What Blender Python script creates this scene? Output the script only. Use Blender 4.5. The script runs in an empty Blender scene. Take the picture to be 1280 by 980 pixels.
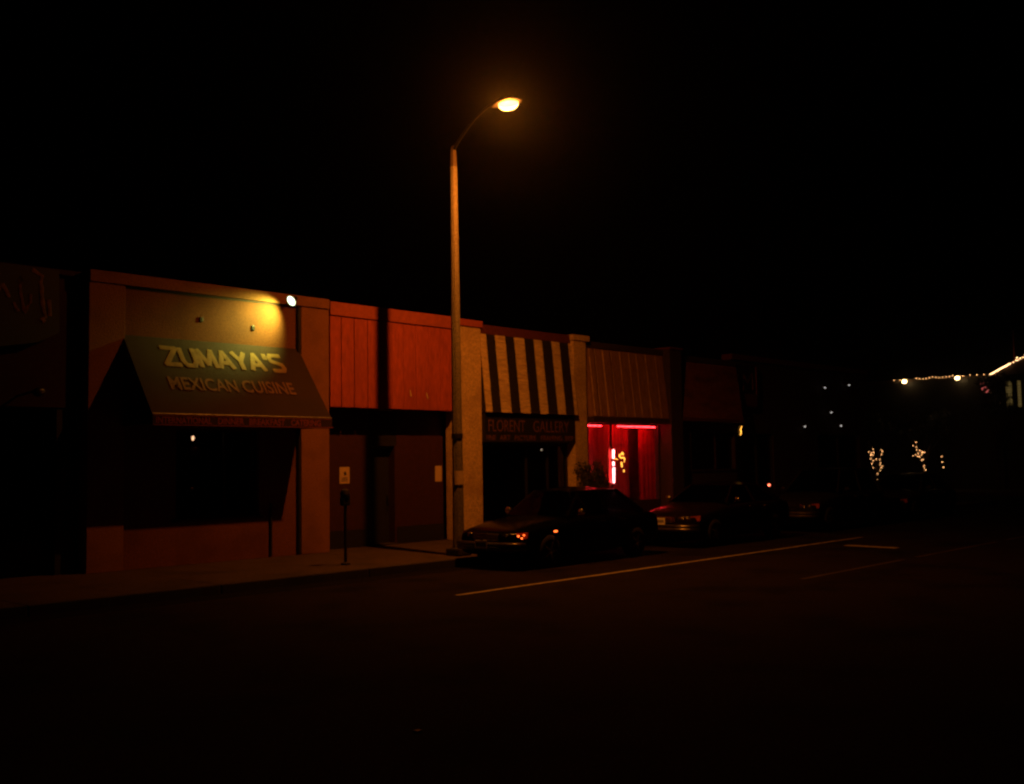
import bpy, bmesh, math, random
from mathutils import Vector, Matrix
S = bpy.context.scene
R = math.radians
PI = math.pi

# ------------------------------------------------------------------ camera, world, exposure
cam_data = bpy.data.cameras.new('camera')
cam = bpy.data.objects.new('camera', cam_data); S.collection.objects.link(cam); S.camera = cam
yaw, pitch, roll = R(43.083), R(3.909), R(-0.916)
fwd = Vector((math.cos(pitch)*math.cos(yaw), math.cos(pitch)*math.sin(yaw), math.sin(pitch)))
rt = Vector((math.sin(yaw), -math.cos(yaw), 0)); up = rt.cross(fwd)
c_, s_ = math.cos(roll), math.sin(roll)
rt2 = c_*rt + s_*up; up2 = -s_*rt + c_*up
cam.matrix_world = Matrix(((rt2.x, up2.x, -fwd.x, 0.0), (rt2.y, up2.y, -fwd.y, -18.3516),
                           (rt2.z, up2.z, -fwd.z, 2.0), (0, 0, 0, 1)))
cam_data.sensor_width = 36; cam_data.lens = 36*1300/1280
cam_data.clip_end = 3000; cam_data.clip_start = .1
cam_data.dof.use_dof = True; cam_data.dof.focus_distance = 8.5; cam_data.dof.aperture_fstop = 2.4

W = bpy.data.worlds.new('World'); S.world = W; W.use_nodes = True
wn = W.node_tree; bg = wn.nodes['Background']
sky = wn.nodes.new('ShaderNodeTexSky'); sky.sky_type = 'NISHITA'; sky.sun_disc = False
sky.sun_elevation = R(-6); sky.sun_rotation = R(200)
wn.links.new(sky.outputs[0], bg.inputs[0]); bg.inputs[1].default_value = 0.004
S.view_settings.view_transform = 'Standard'; S.view_settings.look = 'None'
S.view_settings.exposure = 0; S.view_settings.gamma = 1
S.cycles.use_denoising = True
S.cycles.max_bounces = 6; S.cycles.transparent_max_bounces = 12
S.cycles.sample_clamp_indirect = .6; S.cycles.sample_clamp_direct = 12
S.cycles.filter_width = 2.1
LAMP = Vector((14.40, -4.88, 8.91))
SODIUM = (1.0, .235, .018)
LAMP_W = 340
BEAM_W = 1330

# ------------------------------------------------------------------ helpers
COL = S.collection
class MB:
    def __init__(s): s.bm = bmesh.new()
    def box(s, x0, x1, y0, y1, z0, z1, bev=0.0):
        r = bmesh.ops.create_cube(s.bm, size=1.0)
        vs = r['verts']
        for v in vs:
            v.co = Vector((x0 + (v.co.x+.5)*(x1-x0), y0 + (v.co.y+.5)*(y1-y0), z0 + (v.co.z+.5)*(z1-z0)))
        if bev > 0:
            es = list({e for v in vs for e in v.link_edges})
            bmesh.ops.bevel(s.bm, geom=es, offset=bev, segments=2, affect='EDGES', profile=.6)
        return s
    def poly(s, pts): 
        s.bm.faces.new([s.bm.verts.new(Vector(p)) for p in pts]); return s
    def prism(s, pts, d):
        d = Vector(d); a = [s.bm.verts.new(Vector(p)) for p in pts]; b = [s.bm.verts.new(Vector(p)+d) for p in pts]
        n = len(a); s.bm.faces.new(a[::-1]); s.bm.faces.new(b)
        for i in range(n): s.bm.faces.new([a[i], a[(i+1) % n], b[(i+1) % n], b[i]])
        return s
    def tube(s, pts, r, seg=10, cap=True):
        pts = [Vector(p) for p in pts]; rs = r if isinstance(r, (list, tuple)) else [r]*len(pts)
        rings = []
        for i, p in enumerate(pts):
            t = (pts[min(i+1, len(pts)-1)] - pts[max(i-1, 0)]).normalized()
            a = Vector((0, 0, 1)) if abs(t.z) < .9 else Vector((1, 0, 0))
            u = t.cross(a).normalized(); v = t.cross(u)
            rings.append([s.bm.verts.new(p + rs[i]*(math.cos(2*PI*k/seg)*u + math.sin(2*PI*k/seg)*v)) for k in range(seg)])
        for i in range(len(rings)-1):
            for k in range(seg):
                s.bm.faces.new([rings[i][k], rings[i][(k+1) % seg], rings[i+1][(k+1) % seg], rings[i+1][k]])
        if cap: s.bm.faces.new(rings[0][::-1]); s.bm.faces.new(rings[-1])
        return s
    def ball(s, c, r, sx=1, sy=1, sz=1, seg=12):
        q = bmesh.ops.create_uvsphere(s.bm, u_segments=seg, v_segments=max(6, seg//2+2), radius=r)
        for v in q['verts']: v.co = Vector(c) + Vector((v.co.x*sx, v.co.y*sy, v.co.z*sz))
        return s
    def lathe(s, c, prof, axis='z', seg=20):
        rings = []
        for (r, h) in prof:
            ring = []
            for k in range(seg):
                a = 2*PI*k/seg; p, q = r*math.cos(a), r*math.sin(a)
                ring.append(s.bm.verts.new(Vector(c) + (Vector((p, q, h)) if axis == 'z' else Vector((p, h, q)) if axis == 'y' else Vector((h, p, q)))))
            rings.append(ring)
        for i in range(len(rings)-1):
            for k in range(seg):
                s.bm.faces.new([rings[i][k], rings[i][(k+1) % seg], rings[i+1][(k+1) % seg], rings[i+1][k]])
        s.bm.faces.new(rings[0][::-1]); s.bm.faces.new(rings[-1]); return s
    def build(s, name, m, parent=None, smooth=False):
        bmesh.ops.recalc_face_normals(s.bm, faces=s.bm.faces)
        me = bpy.data.meshes.new(name); s.bm.to_mesh(me); s.bm.free()
        return link(name, me, m, parent, smooth)
def link(name, me, m, parent=None, smooth=False):
    o = bpy.data.objects.new(name, me); COL.objects.link(o)
    if m: me.materials.clear(); me.materials.append(m)
    if smooth:
        for p in me.polygons: p.use_smooth = True
    if parent is not None:
        o.parent = parent; o.location = -Vector(root_of(parent).location) if parent.type == 'EMPTY' else Vector((0, 0, 0))
    return o
def root_of(o):
    while o.parent: o = o.parent
    return o
def tag(o, label=None, cat=None, group=None, kind=None):
    for k, v in (('label', label), ('category', cat), ('group', group), ('kind', kind)):
        if v: o[k] = v
    return o
def thing(name, loc, label, cat, group=None):
    o = bpy.data.objects.new(name, None); COL.objects.link(o); o.location = loc; o.empty_display_size = .2
    return tag(o, label, cat, group)
def struct(name, mb, m): return tag(mb.build(name, m), kind='structure')

def mat(name, col, rough=.7, var=.25, scale=6.0, bump=.0, bscale=40.0, metal=0.0, coat=0.0, stretch=(1, 1, 1), dirt=None, dirt_amt=.5, dirt_scale=1.2, spec=.5):
    m = bpy.data.materials.new(name); m.use_nodes = True
    nt = m.node_tree; N = nt.nodes; L = nt.links; b = N['Principled BSDF']
    b.inputs['Roughness'].default_value = rough; b.inputs['Metallic'].default_value = metal
    b.inputs['Specular IOR Level'].default_value = spec
    if coat: b.inputs['Coat Weight'].default_value = coat; b.inputs['Coat Roughness'].default_value = .04
    tc = N.new('ShaderNodeTexCoord'); mp = N.new('ShaderNodeMapping'); mp.inputs['Scale'].default_value = stretch
    L.new(tc.outputs['Object'], mp.inputs[0])
    n1 = N.new('ShaderNodeTexNoise'); n1.inputs['Scale'].default_value = scale; n1.inputs['Detail'].default_value = 8; n1.inputs['Roughness'].default_value = .65
    L.new(mp.outputs[0], n1.inputs[0])
    cr = N.new('ShaderNodeValToRGB'); cr.color_ramp.elements[0].position = .3; cr.color_ramp.elements[1].position = .7
    lo = [c*(1-var) for c in col]; hi = [min(1, c*(1+var)) for c in col]
    cr.color_ramp.elements[0].color = (*lo, 1); cr.color_ramp.elements[1].color = (*hi, 1)
    L.new(n1.outputs[0], cr.inputs[0]); out = cr.outputs[0]
    if dirt:
        n2 = N.new('ShaderNodeTexNoise'); n2.inputs['Scale'].default_value = dirt_scale; n2.inputs['Detail'].default_value = 6
        L.new(mp.outputs[0], n2.inputs[0])
        r2 = N.new('ShaderNodeValToRGB'); r2.color_ramp.elements[0].position = .48; r2.color_ramp.elements[1].position = .68
        r2.color_ramp.elements[0].color = (0, 0, 0, 1); r2.color_ramp.elements[1].color = (dirt_amt,)*3 + (1,)
        L.new(n2.outputs[0], r2.inputs[0])
        mx = N.new('ShaderNodeMix'); mx.data_type = 'RGBA'
        L.new(r2.outputs[0], mx.inputs[0]); L.new(out, mx.inputs[6]); mx.inputs[7].default_value = (*dirt, 1); out = mx.outputs[2]
    L.new(out, b.inputs['Base Color'])
    if bump:
        n3 = N.new('ShaderNodeTexNoise'); n3.inputs['Scale'].default_value = bscale; n3.inputs['Detail'].default_value = 6
        L.new(mp.outputs[0], n3.inputs[0])
        bp = N.new('ShaderNodeBump'); bp.inputs['Strength'].default_value = bump; bp.inputs['Distance'].default_value = .02
        L.new(n3.outputs[0], bp.inputs['Height']); L.new(bp.outputs[0], b.inputs['Normal'])
    return m
def emit(name, col, st, base=(.02, .02, .02)):
    m = bpy.data.materials.new(name); m.use_nodes = True; b = m.node_tree.nodes['Principled BSDF']
    b.inputs['Base Color'].default_value = (*base, 1); b.inputs['Emission Color'].default_value = (*col, 1); b.inputs['Emission Strength'].default_value = st
    # tiny brightness unevenness along the glass
    nt = m.node_tree; n = nt.nodes.new('ShaderNodeTexNoise'); n.inputs['Scale'].default_value = 9
    mr = nt.nodes.new('ShaderNodeMapRange'); mr.inputs[3].default_value = st*.75; mr.inputs[4].default_value = st*1.25
    tc = nt.nodes.new('ShaderNodeTexCoord'); nt.links.new(tc.outputs['Object'], n.inputs[0])
    nt.links.new(n.outputs[0], mr.inputs[0]); nt.links.new(mr.outputs[0], b.inputs['Emission Strength'])
    return m
def glass(name, tint, refl=.9, rough=.02):
    m = bpy.data.materials.new(name); m.use_nodes = True; nt = m.node_tree; N = nt.nodes; L = nt.links
    N.remove(N['Principled BSDF']); o = N['Material Output']
    t = N.new('ShaderNodeBsdfTransparent'); t.inputs[0].default_value = (*tint, 1)
    g = N.new('ShaderNodeBsdfGlossy'); g.inputs['Roughness'].default_value = rough; g.inputs[0].default_value = (refl,)*3 + (1,)
    nz = N.new('ShaderNodeTexNoise'); nz.inputs['Scale'].default_value = 1.3
    bp = N.new('ShaderNodeBump'); bp.inputs['Strength'].default_value = .02; L.new(nz.outputs[0], bp.inputs['Height']); L.new(bp.outputs[0], g.inputs['Normal'])
    fr = N.new('ShaderNodeFresnel'); fr.inputs[0].default_value = 1.5
    x = N.new('ShaderNodeMixShader'); ge = N.new('ShaderNodeNewGeometry'); ir = N.new('ShaderNodeMapRange'); ir.inputs[3].default_value = 1.5; ir.inputs[4].default_value = 1/1.5
    L.new(ge.outputs['Backfacing'], ir.inputs[0]); L.new(ir.outputs[0], fr.inputs[0])
    L.new(fr.outputs[0], x.inputs[0]); L.new(t.outputs[0], x.inputs[1]); L.new(g.outputs[0], x.inputs[2])
    L.new(x.outputs[0], o.inputs[0]); return m
FONT = None
def text_obj(name, body, m, parent, mtx, w, h, bold=.0, ext=.006, shear=0.0):
    """lettering as real mesh, scaled to w x h, its lower left corner at mtx's origin"""
    cu = bpy.data.curves.new(name, 'FONT'); cu.body = body; cu.extrude = .01; cu.offset = bold; cu.shear = shear; cu.resolution_u = 3
    o = bpy.data.objects.new(name, cu); COL.objects.link(o)
    dg = bpy.context.evaluated_depsgraph_get(); me = bpy.data.meshes.new_from_object(o.evaluated_get(dg))
    bpy.data.objects.remove(o); bpy.data.curves.remove(cu)
    xs = [v.co.x for v in me.vertices]; ys = [v.co.y for v in me.vertices]
    x0, x1, y0, y1 = min(xs), max(xs), min(ys), max(ys)
    for v in me.vertices:
        v.co = mtx @ Vector(((v.co.x-x0)/(x1-x0)*w, (v.co.y-y0)/(y1-y0)*h, v.co.z/.01*ext))
    me.name = name
    return link(name, me, m, parent)
def frame_m(o, ux, uy):
    ux = Vector(ux).normalized(); uy = Vector(uy).normalized(); uz = ux.cross(uy)
    return Matrix(((ux.x, uy.x, uz.x, o[0]), (ux.y, uy.y, uz.y, o[1]), (ux.z, uy.z, uz.z, o[2]), (0, 0, 0, 1)))
rnd = random.Random(7)

# ------------------------------------------------------------------ materials
M = {}
M['asphalt'] = mat('asphalt', (.0165, .011, .0082), .9, .75, 28, .8, 110, dirt=(.004, .003, .0025), dirt_amt=.9, dirt_scale=.8, spec=.12)
M['ground'] = mat('dark_ground', (.04, .038, .034), .9, .3, 8)
M['concrete'] = mat('pavement_concrete', (.062, .040, .026), .9, .6, 22, .8, 40, dirt=(.022, .015, .011), dirt_amt=.7, dirt_scale=.9)
M['kerb'] = mat('kerb_concrete', (.035, .028, .022), .85, .4, 20, .3, 90, dirt=(.015, .012, .01), dirt_amt=.9, dirt_scale=1.5)
M['gutter'] = mat('dark_gutter', (.006, .0045, .0035), .9, .5, 20, .5, 90, spec=.1)
M['road_paint'] = mat('worn_white_paint', (.40, .36, .30), .7, .25, 40, .2, 100, dirt=(.12, .11, .1), dirt_amt=.9, dirt_scale=7)
M['faint_paint'] = mat('rubbed_paint', (.045, .034, .028), .75, .35, 25, .2, 100, dirt=(.012, .009, .007), dirt_amt=1, dirt_scale=1.2)
M['tan_stucco'] = mat('tan_stucco', (.165, .056, .016), .9, .35, 34, .45, 36, dirt=(.09, .03, .012), dirt_amt=.6, dirt_scale=1.1)
M['buff_stucco'] = mat('buff_stucco', (.25, .105, .032), .9, .35, 34, .5, 36, dirt=(.13, .055, .02), dirt_amt=.5, dirt_scale=1.4)
M['red_board'] = mat('red_painted_boards', (.42, .075, .028), .75, .3, 16, .4, 40, stretch=(1, 1, .25), dirt=(.25, .04, .015), dirt_amt=.5, dirt_scale=.8)
M['red_cap'] = mat('red_painted_cap', (.40, .085, .035), .7, .2, 12, .2, 60, dirt=(.25, .05, .02), dirt_amt=.4)
M['maroon'] = mat('maroon_fascia', (.12, .026, .016), .7, .25, 9, .2, 60)
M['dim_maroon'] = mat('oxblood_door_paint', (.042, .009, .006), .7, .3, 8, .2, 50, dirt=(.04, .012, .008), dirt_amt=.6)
M['cream'] = mat('cream_plaster', (.62, .46, .22), .88, .4, 24, .9, 28, dirt=(.35, .22, .1), dirt_amt=.6, dirt_scale=1.3)
M['white_stripe'] = mat('off_white_shingle_paint', (.74, .58, .33), .8, .25, 5, .7, 22, stretch=(1, 1, 5), dirt=(.35, .22, .12), dirt_amt=.5, dirt_scale=1.6)
M['black_stripe'] = mat('black_shingle_paint', (.018, .014, .012), .75, .3, 5, .6, 22, stretch=(1, 1, 5))
M['brown_ribs'] = mat('brown_ribbed_shingle', (.27, .15, .065), .85, .35, 7, .5, 40, stretch=(4, 1, .5), dirt=(.2, .10, .045), dirt_amt=.6)
M['pale_rib'] = mat('worn_pale_rib', (.62, .40, .18), .85, .35, 9, .4, 40, dirt=(.3, .16, .07), dirt_amt=.8, dirt_scale=3)
M['rust_ribs'] = mat('dull_rust_shingle', (.24, .085, .035), .85, .35, 8, .5, 40, stretch=(1, 1, 3), dirt=(.10, .04, .02), dirt_amt=.7)
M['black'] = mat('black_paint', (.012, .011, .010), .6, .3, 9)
M['dark_brown'] = mat('dark_brown_paint', (.045, .026, .018), .8, .3, 7, .3, 50)
M['dark_wall'] = mat('dark_interior_wall', (.03, .022, .018), .9, .3, 4)
M['left_wall'] = mat('rust_stucco', (.034, .008, .005), .88, .25, 12, .5, 70, dirt=(.02, .005, .004), dirt_amt=.6)
M['canvas'] = mat('brown_awning_canvas', (.030, .0115, .0032), .85, .25, 30, .35, 220, stretch=(1, 1, 1), dirt=(.017, .007, .0025), dirt_amt=.6, dirt_scale=1.5)
M['canvas_red'] = mat('red_valance_canvas', (.022, .006, .004), .85, .25, 20, .3, 200)
M['letter_cream'] = mat('faded_cream_lettering', (.25, .16, .045), .8, .2, 20, .2, 100, dirt=(.12, .07, .02), dirt_amt=.6, dirt_scale=6)
M['letter_tan'] = mat('faded_tan_lettering', (.17, .085, .03), .8, .3, 25, .2, 100, dirt=(.14, .08, .035), dirt_amt=.9, dirt_scale=9)
M['letter_red'] = mat('brick_red_lettering', (.20, .04, .02), .8, .3, 20)
M['letter_dull'] = mat('dull_outline_lettering', (.17, .07, .045), .7, .3, 20)
M['letter_gold'] = mat('rubbed_gold_lettering', (.34, .14, .06), .7, .4, 20)
M['sign_gold'] = mat('worn_gold_sign_paint', (.16, .075, .025), .8, .7, 12, dirt=(.01, .008, .006), dirt_amt=1, dirt_scale=5)
M['sign_red'] = mat('worn_red_sign_paint', (.13, .04, .02), .8, .7, 12, dirt=(.01, .008, .006), dirt_amt=1, dirt_scale=5)
M['rusty_cap'] = mat('rusty_cap_metal', (.07, .045, .025), .7, .4, 14, .3, 60)
M['paper'] = mat('yellowed_paper', (.62, .48, .28), .85, .15, 30, .1, 60)
M['ink'] = mat('poster_ink', (.06, .045, .035), .8, .4, 30)
M['dark_metal'] = mat('dark_painted_metal', (.03, .027, .024), .45, .3, 10, metal=.3)
M['grey_metal'] = mat('weathered_grey_metal', (.22, .20, .18), .5, .25, 12, .15, 60, metal=.6)
M['chrome'] = mat('chrome_trim', (.75, .74, .72), .12, .05, 8, metal=1)
M['headlight'] = mat('headlamp_reflector', (.30, .29, .28), .2, .08, 20, .5, 60, metal=1)
M['tyre'] = mat('tyre_rubber', (.018, .017, .016), .9, .3, 20, .3, 60)
M['rim'] = mat('wheel_rim_metal', (.35, .34, .33), .35, .1, 9, metal=.9)
M['glass_dark'] = glass('dark_shop_glass', (.25, .22, .2), .8, .05)
M['glass_car'] = glass('car_glass', (.32, .32, .31), .16, .02)
M['glass_clear'] = glass('clear_shop_glass', (.85, .84, .82), .7, .02)
M['curtain'] = mat('red_curtain_cloth', (.68, .03, .02), .9, .08, 10, .3, 30, stretch=(3, 1, .2))
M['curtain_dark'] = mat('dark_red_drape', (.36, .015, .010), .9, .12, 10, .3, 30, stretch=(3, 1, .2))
M['leaf'] = mat('leaves', (.016, .022, .010), .6, .45, 3)
M['bark'] = mat('bark', (.07, .05, .035), .9, .35, 12, .5, 40)
M['plate'] = mat('licence_plate_enamel', (.75, .76, .72), .5, .08, 14)
M['plate_ink'] = mat('licence_plate_ink', (.03, .04, .12), .5, .2, 14)
M['seat'] = mat('car_seat_cloth', (.03, .028, .026), .9, .2, 30)
M['amber'] = emit('amber_glint_glow', (1, .13, .02), 3.5, (.6, .12, .02))
M['red_lens'] = emit('red_light_glow', (1, .16, .08), 5, (.5, .03, .02))
M['neon_red'] = emit('red_neon_tube', (1, .018, .024), 120, (.5, .1, .1))
M['neon_pink'] = emit('pink_white_neon_tube', (1, .26, .28), 14, (.6, .3, .3))
M['neon_gold'] = emit('gold_neon_tube', (1, .42, .05), 4, (.5, .3, .1))
M['bulb_warm'] = emit('warm_bulb', (1, .55, .25), 7, (.5, .4, .3))
M['bulb_tree'] = emit('warm_fairy_bulb', (1, .46, .16), 4.5, (.5, .4, .3))
M['bulb_window'] = emit('window_glint_bulb', (1, .70, .45), 24, (.5, .4, .3))
M['bulb_small'] = emit('white_glint_bulb', (1, .95, .8), 7, (.5, .5, .5))
M['globe'] = emit('warm_globe', (1, .62, .25), 12, (.6, .5, .4))
M['white_globe'] = emit('cool_white_globe', (1, .93, .85), .6, (.6, .6, .6))
M['lit_blind'] = emit('lamplit_window_blind', (1, .68, .20), .075, (.5, .4, .2))
# speckled concrete of the lamp post
def speckle():
    m = mat('speckled_pole_concrete', (.21, .19, .13), .75, .2, 30, .5, 120)
    nt = m.node_tree; N = nt.nodes; L = nt.links; b = N['Principled BSDF']; src = b.inputs['Base Color'].links[0].from_socket
    v = N.new('ShaderNodeTexVoronoi'); v.inputs['Scale'].default_value = 62
    tc = N.new('ShaderNodeTexCoord'); L.new(tc.outputs['Object'], v.inputs[0])
    sep = N.new('ShaderNodeSeparateColor'); L.new(v.outputs['Color'], sep.inputs[0])
    r = N.new('ShaderNodeValToRGB'); r.color_ramp.elements[0].position = .55; r.color_ramp.elements[1].position = .75
    r.color_ramp.elements[0].color = (1, 1, 1, 1); r.color_ramp.elements[1].color = (.55, .52, .48, 1); L.new(sep.outputs[0], r.inputs[0])
    mx = N.new('ShaderNodeMix'); mx.data_type = 'RGBA'; mx.blend_type = 'MULTIPLY'; mx.inputs[0].default_value = 1
    L.new(src, mx.inputs[6]); L.new(r.outputs[0], mx.inputs[7]); L.new(mx.outputs[2], b.inputs['Base Color']); return m
M['pole'] = speckle()
# lamp lens: glowing prismatic glass that lets the arc tube's light through
def lens_mat():
    m = bpy.data.materials.new('glowing_lens_glass'); m.use_nodes = True; nt = m.node_tree; N = nt.nodes; L = nt.links
    N.remove(N['Principled BSDF']); o = N['Material Output']
    t = N.new('ShaderNodeBsdfTransparent'); e = N.new('ShaderNodeEmission'); e.inputs[0].default_value = (1, .55, .13, 1)
    n = N.new('ShaderNodeTexNoise'); n.inputs['Scale'].default_value = 7
    mr = N.new('ShaderNodeMapRange'); mr.inputs[3].default_value = 3.2; mr.inputs[4].default_value = 7
    tc = N.new('ShaderNodeTexCoord'); L.new(tc.outputs['Object'], n.inputs[0]); L.new(n.outputs[0], mr.inputs[0]); L.new(mr.outputs[0], e.inputs[1])
    a = N.new('ShaderNodeAddShader'); L.new(t.outputs[0], a.inputs[0]); L.new(e.outputs[0], a.inputs[1]); L.new(a.outputs[0], o.inputs[0]); return m
M['lens'] = lens_mat()

# ------------------------------------------------------------------ ground, road, pavement
struct('ground', MB().poly([(-250, -250, -.012), (500, -250, -.012), (500, 450, -.012), (-250, 450, -.012)]), M['ground'])
struct('road', MB().poly([(-60, -17.2, -.004), (400, -17.2, -.004), (400, -3.55, -.004), (-60, -3.55, -.004)]), M['asphalt'])
struct('cross_street', MB().poly([(43.4, -3.55, -.004), (54.5, -3.55, -.004), (54.5, 200, -.004), (43.4, 200, -.004)]), M['asphalt'])
def pavement(x0, x1, y0, y1):
    mb = MB()
    x = x0                                         # concrete flags with real joints
    while x < x1 - .01:
        xe = min(x + 1.5, x1)
        for (a, b) in ((y0+.165, (y0+y1)/2-.004), ((y0+y1)/2+.004, y1)):
            mb.box(x+.004, xe-.004, a, b, -.05, .148 + rnd.uniform(-.002, .002), .006)
        x = xe
    return mb
struct('pavement', pavement(-6, 43.2, -3.55, .9), M['concrete'])
struct('pavement_bed', MB().box(-6, 43.2, -3.40, 1.2, -.06, .135), M['ground'])
kb = MB(); x = -6
while x < 43: kb.box(x, x+2.99, -3.55, -3.39, -.05, .15, .018); x += 3
struct('kerb', kb, M['kerb'])
struct('gutter', MB().poly([(-6, -4.05, 0), (43, -4.05, 0), (43, -3.55, 0), (-6, -3.55, 0)]), M['gutter'])  # strip at the kerb foot, darker than the road
struct('corner_pavement', pavement(54.7, 72, -3.55, 16), M['concrete'])
struct('parking_line', MB().poly([(11.1, -6.80, .003), (25.2, -6.80, .003), (25.2, -6.69, .003), (11.1, -6.69, .003)]), M['road_paint'])
cl = MB(); x = 16.0
while x < 60:
    e = x + rnd.uniform(3, 5); cl.poly([(x, -9.97, .003), (e, -9.97, .003), (e, -9.86, .003), (x, -9.86, .003)]); x = e + rnd.uniform(.2, .7)
struct('centre_line', cl, M['faint_paint'])
struct('stop_mark', MB().poly([(22.45, -8.75, .003), (22.75, -8.75, .003), (22.85, -7.5, .003), (22.55, -7.5, .003)]), M['road_paint'])
mk = MB().box(5.28, 5.33, -12.39, -12.34, -.004, .012, .004).build('road_stud', M['road_paint']); tag(mk, 'small pale road stud on the dark asphalt in the foreground', 'road stud')

# ------------------------------------------------------------------ street lamp
PB = Vector((14.76, -3.0, .15)); PT = Vector((14.74, -3.0, 8.62))
lamp = thing('street_lamp', PB, 'tall speckled concrete street lamp with glowing orange head on curved arm', 'street lamp')
def pole_pt(z): return PB + (PT-PB)*((z-.15)/(8.62-.15))
MB().tube([pole_pt(.15), pole_pt(8.16)], [.118, .076], 8).build('pole', M['pole'], lamp)
MB().tube([pole_pt(8.165), pole_pt(8.40), pole_pt(8.52), pole_pt(8.60)], [.072, .070, .060, .04], 8).build('pole_cap', M['rusty_cap'], lamp)
MB().box(PB.x-.19, PB.x+.19, PB.y-.19, PB.y+.19, .15, .30, .03).build('base_plate', M['kerb'], lamp)
MB().tube([pole_pt(2.52), pole_pt(2.62)], [.118, .118], 16).build('strap', M['dark_metal'], lamp)
arm = []
A0 = pole_pt(8.5); A1 = LAMP + Vector((-.02, .30, .14))
for i in range(15):
    t = i/14; p = A0.lerp(A1, t); p.z = A0.z + (A1.z - A0.z)*math.sin(t*PI/2)**.85; arm.append(p)
MB().tube(arm, [.030-.006*i/14 for i in range(15)], 10).build('arm', M['black'], lamp, True)
# cobra head: long flattened housing, lens bowl below
ax = Vector((.04, -1, 0)).normalized(); sx = Vector((ax.y, -ax.x, 0))
hm = MB(); prof = [(-.40, .05, .04), (-.32, .10, .06), (-.15, .17, .085), (.05, .195, .10), (.2, .18, .09), (.3, .11, .06), (.335, .04, .03)]
rings = []
for (d, w, h) in prof:
    rings.append([hm.bm.verts.new(LAMP + ax*d + sx*(w*math.cos(a)) + Vector((0, 0, .055 + (h if math.sin(a) > 0 else .012)*math.sin(a)))) for a in [2*PI*k/16 for k in range(16)]])
for i in range(len(rings)-1):
    for k in range(16): hm.bm.faces.new([rings[i][k], rings[i][(k+1) % 16], rings[i+1][(k+1) % 16], rings[i+1][k]])
hm.bm.faces.new(rings[0]); hm.bm.faces.new(rings[-1][::-1])
hm.build('lamp_head', M['black'], lamp, True)
lm = MB(); rings = []
for (f, z) in ((1, .045), (.98, 0), (.88, -.06), (.68, -.11), (.36, -.14)):
    rings.append([lm.bm.verts.new(LAMP + ax*(.03 + .215*f*math.cos(a)) + sx*(.165*f*math.sin(a)) + Vector((0, 0, z*.62))) for a in [2*PI*k/18 for k in range(18)]])
for i in range(len(rings)-1):
    for k in range(18): lm.bm.faces.new([rings[i][k], rings[i][(k+1) % 18], rings[i+1][(k+1) % 18], rings[i+1][k]])
lm.bm.faces.new(rings[-1])
lm.build('lens', M['lens'], lamp, True)
ld = bpy.data.lights.new('lamp_light', 'POINT'); ld.energy = LAMP_W; ld.color = SODIUM; ld.shadow_soft_size = .055
lo = bpy.data.objects.new('lamp_light', ld); COL.objects.link(lo); lo.parent = lamp; lo.location = LAMP + Vector((0, 0, -.04)) - PB
bd = bpy.data.lights.new('lamp_beam', 'SPOT'); bd.energy = BEAM_W; bd.color = SODIUM; bd.shadow_soft_size = .055; bd.spot_size = R(150); bd.spot_blend = 1.0
bo_ = bpy.data.objects.new('lamp_beam', bd); COL.objects.link(bo_); bo_.parent = lamp; bo_.location = LAMP + Vector((0, 0, -.05)) - PB
bo_.rotation_euler = Vector((.34, .10, -1)).to_track_quat('-Z', 'Y').to_euler()      # only the beam is tilted, not the head, to brighten the farther fronts
# flyer taped round the pole
fl = MB(); z0, z1 = 1.58, 1.86
for i in range(8):
    a0, a1 = R(195 + i*16), R(195 + (i+1)*16); r_ = .121
    c0 = pole_pt(1.7)
    fl.poly([(c0.x + r_*math.cos(a0), c0.y + r_*math.sin(a0), z0), (c0.x + r_*math.cos(a1), c0.y + r_*math.sin(a1), z0), (c0.x + r_*math.cos(a1), c0.y + r_*math.sin(a1), z1), (c0.x + r_*math.cos(a0), c0.y + r_*math.sin(a0), z1)])
tag(fl.build('flyer', M['paper']), 'torn pale flyer taped round the street lamp post', 'flyer')

# ------------------------------------------------------------------ left neighbour
X0 = 2.0
b = thing('shop_building', (5.2, .25, .15), 'dim rust red shop at the far left behind a dark wall sign', 'building')
MB().box(X0, 8.40, .25, .60, 3.12, 5.50).build('wall', M['left_wall'], b)
MB().box(X0, 8.42, .16, .62, 5.503, 5.60, .012).build('parapet', M['left_wall'], b)
MB().box(8.0, 8.38, .28, .60, .15, 3.117).build('pier', M['black'], b)
MB().box(X0, 7.99, .55, .60, .15, .7).build('plinth', M['black'], b)
MB().box(X0, 7.99, .57, .59, .7, 3.11).build('shop_window', M['glass_dark'], b)
fm = MB()
for xx in (3.4, 4.9, 6.4, 7.9): fm.box(xx, xx+.07, .53, .56, .76, 3.05)
fm.box(3.4, 7.97, .53, .56, .7, .765).box(3.4, 7.97, .53, .56, 3.045, 3.11)
fm.build('window_frame', M['black'], b)
MB().box(X0, 8.38, 4.0, 4.2, .15, 5.5).build('rear_wall', M['dark_wall'], b)
MB().box(X0, 8.40, .62, 4.2, 5.40, 5.49).build('roof', M['dark_brown'], b)
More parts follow.
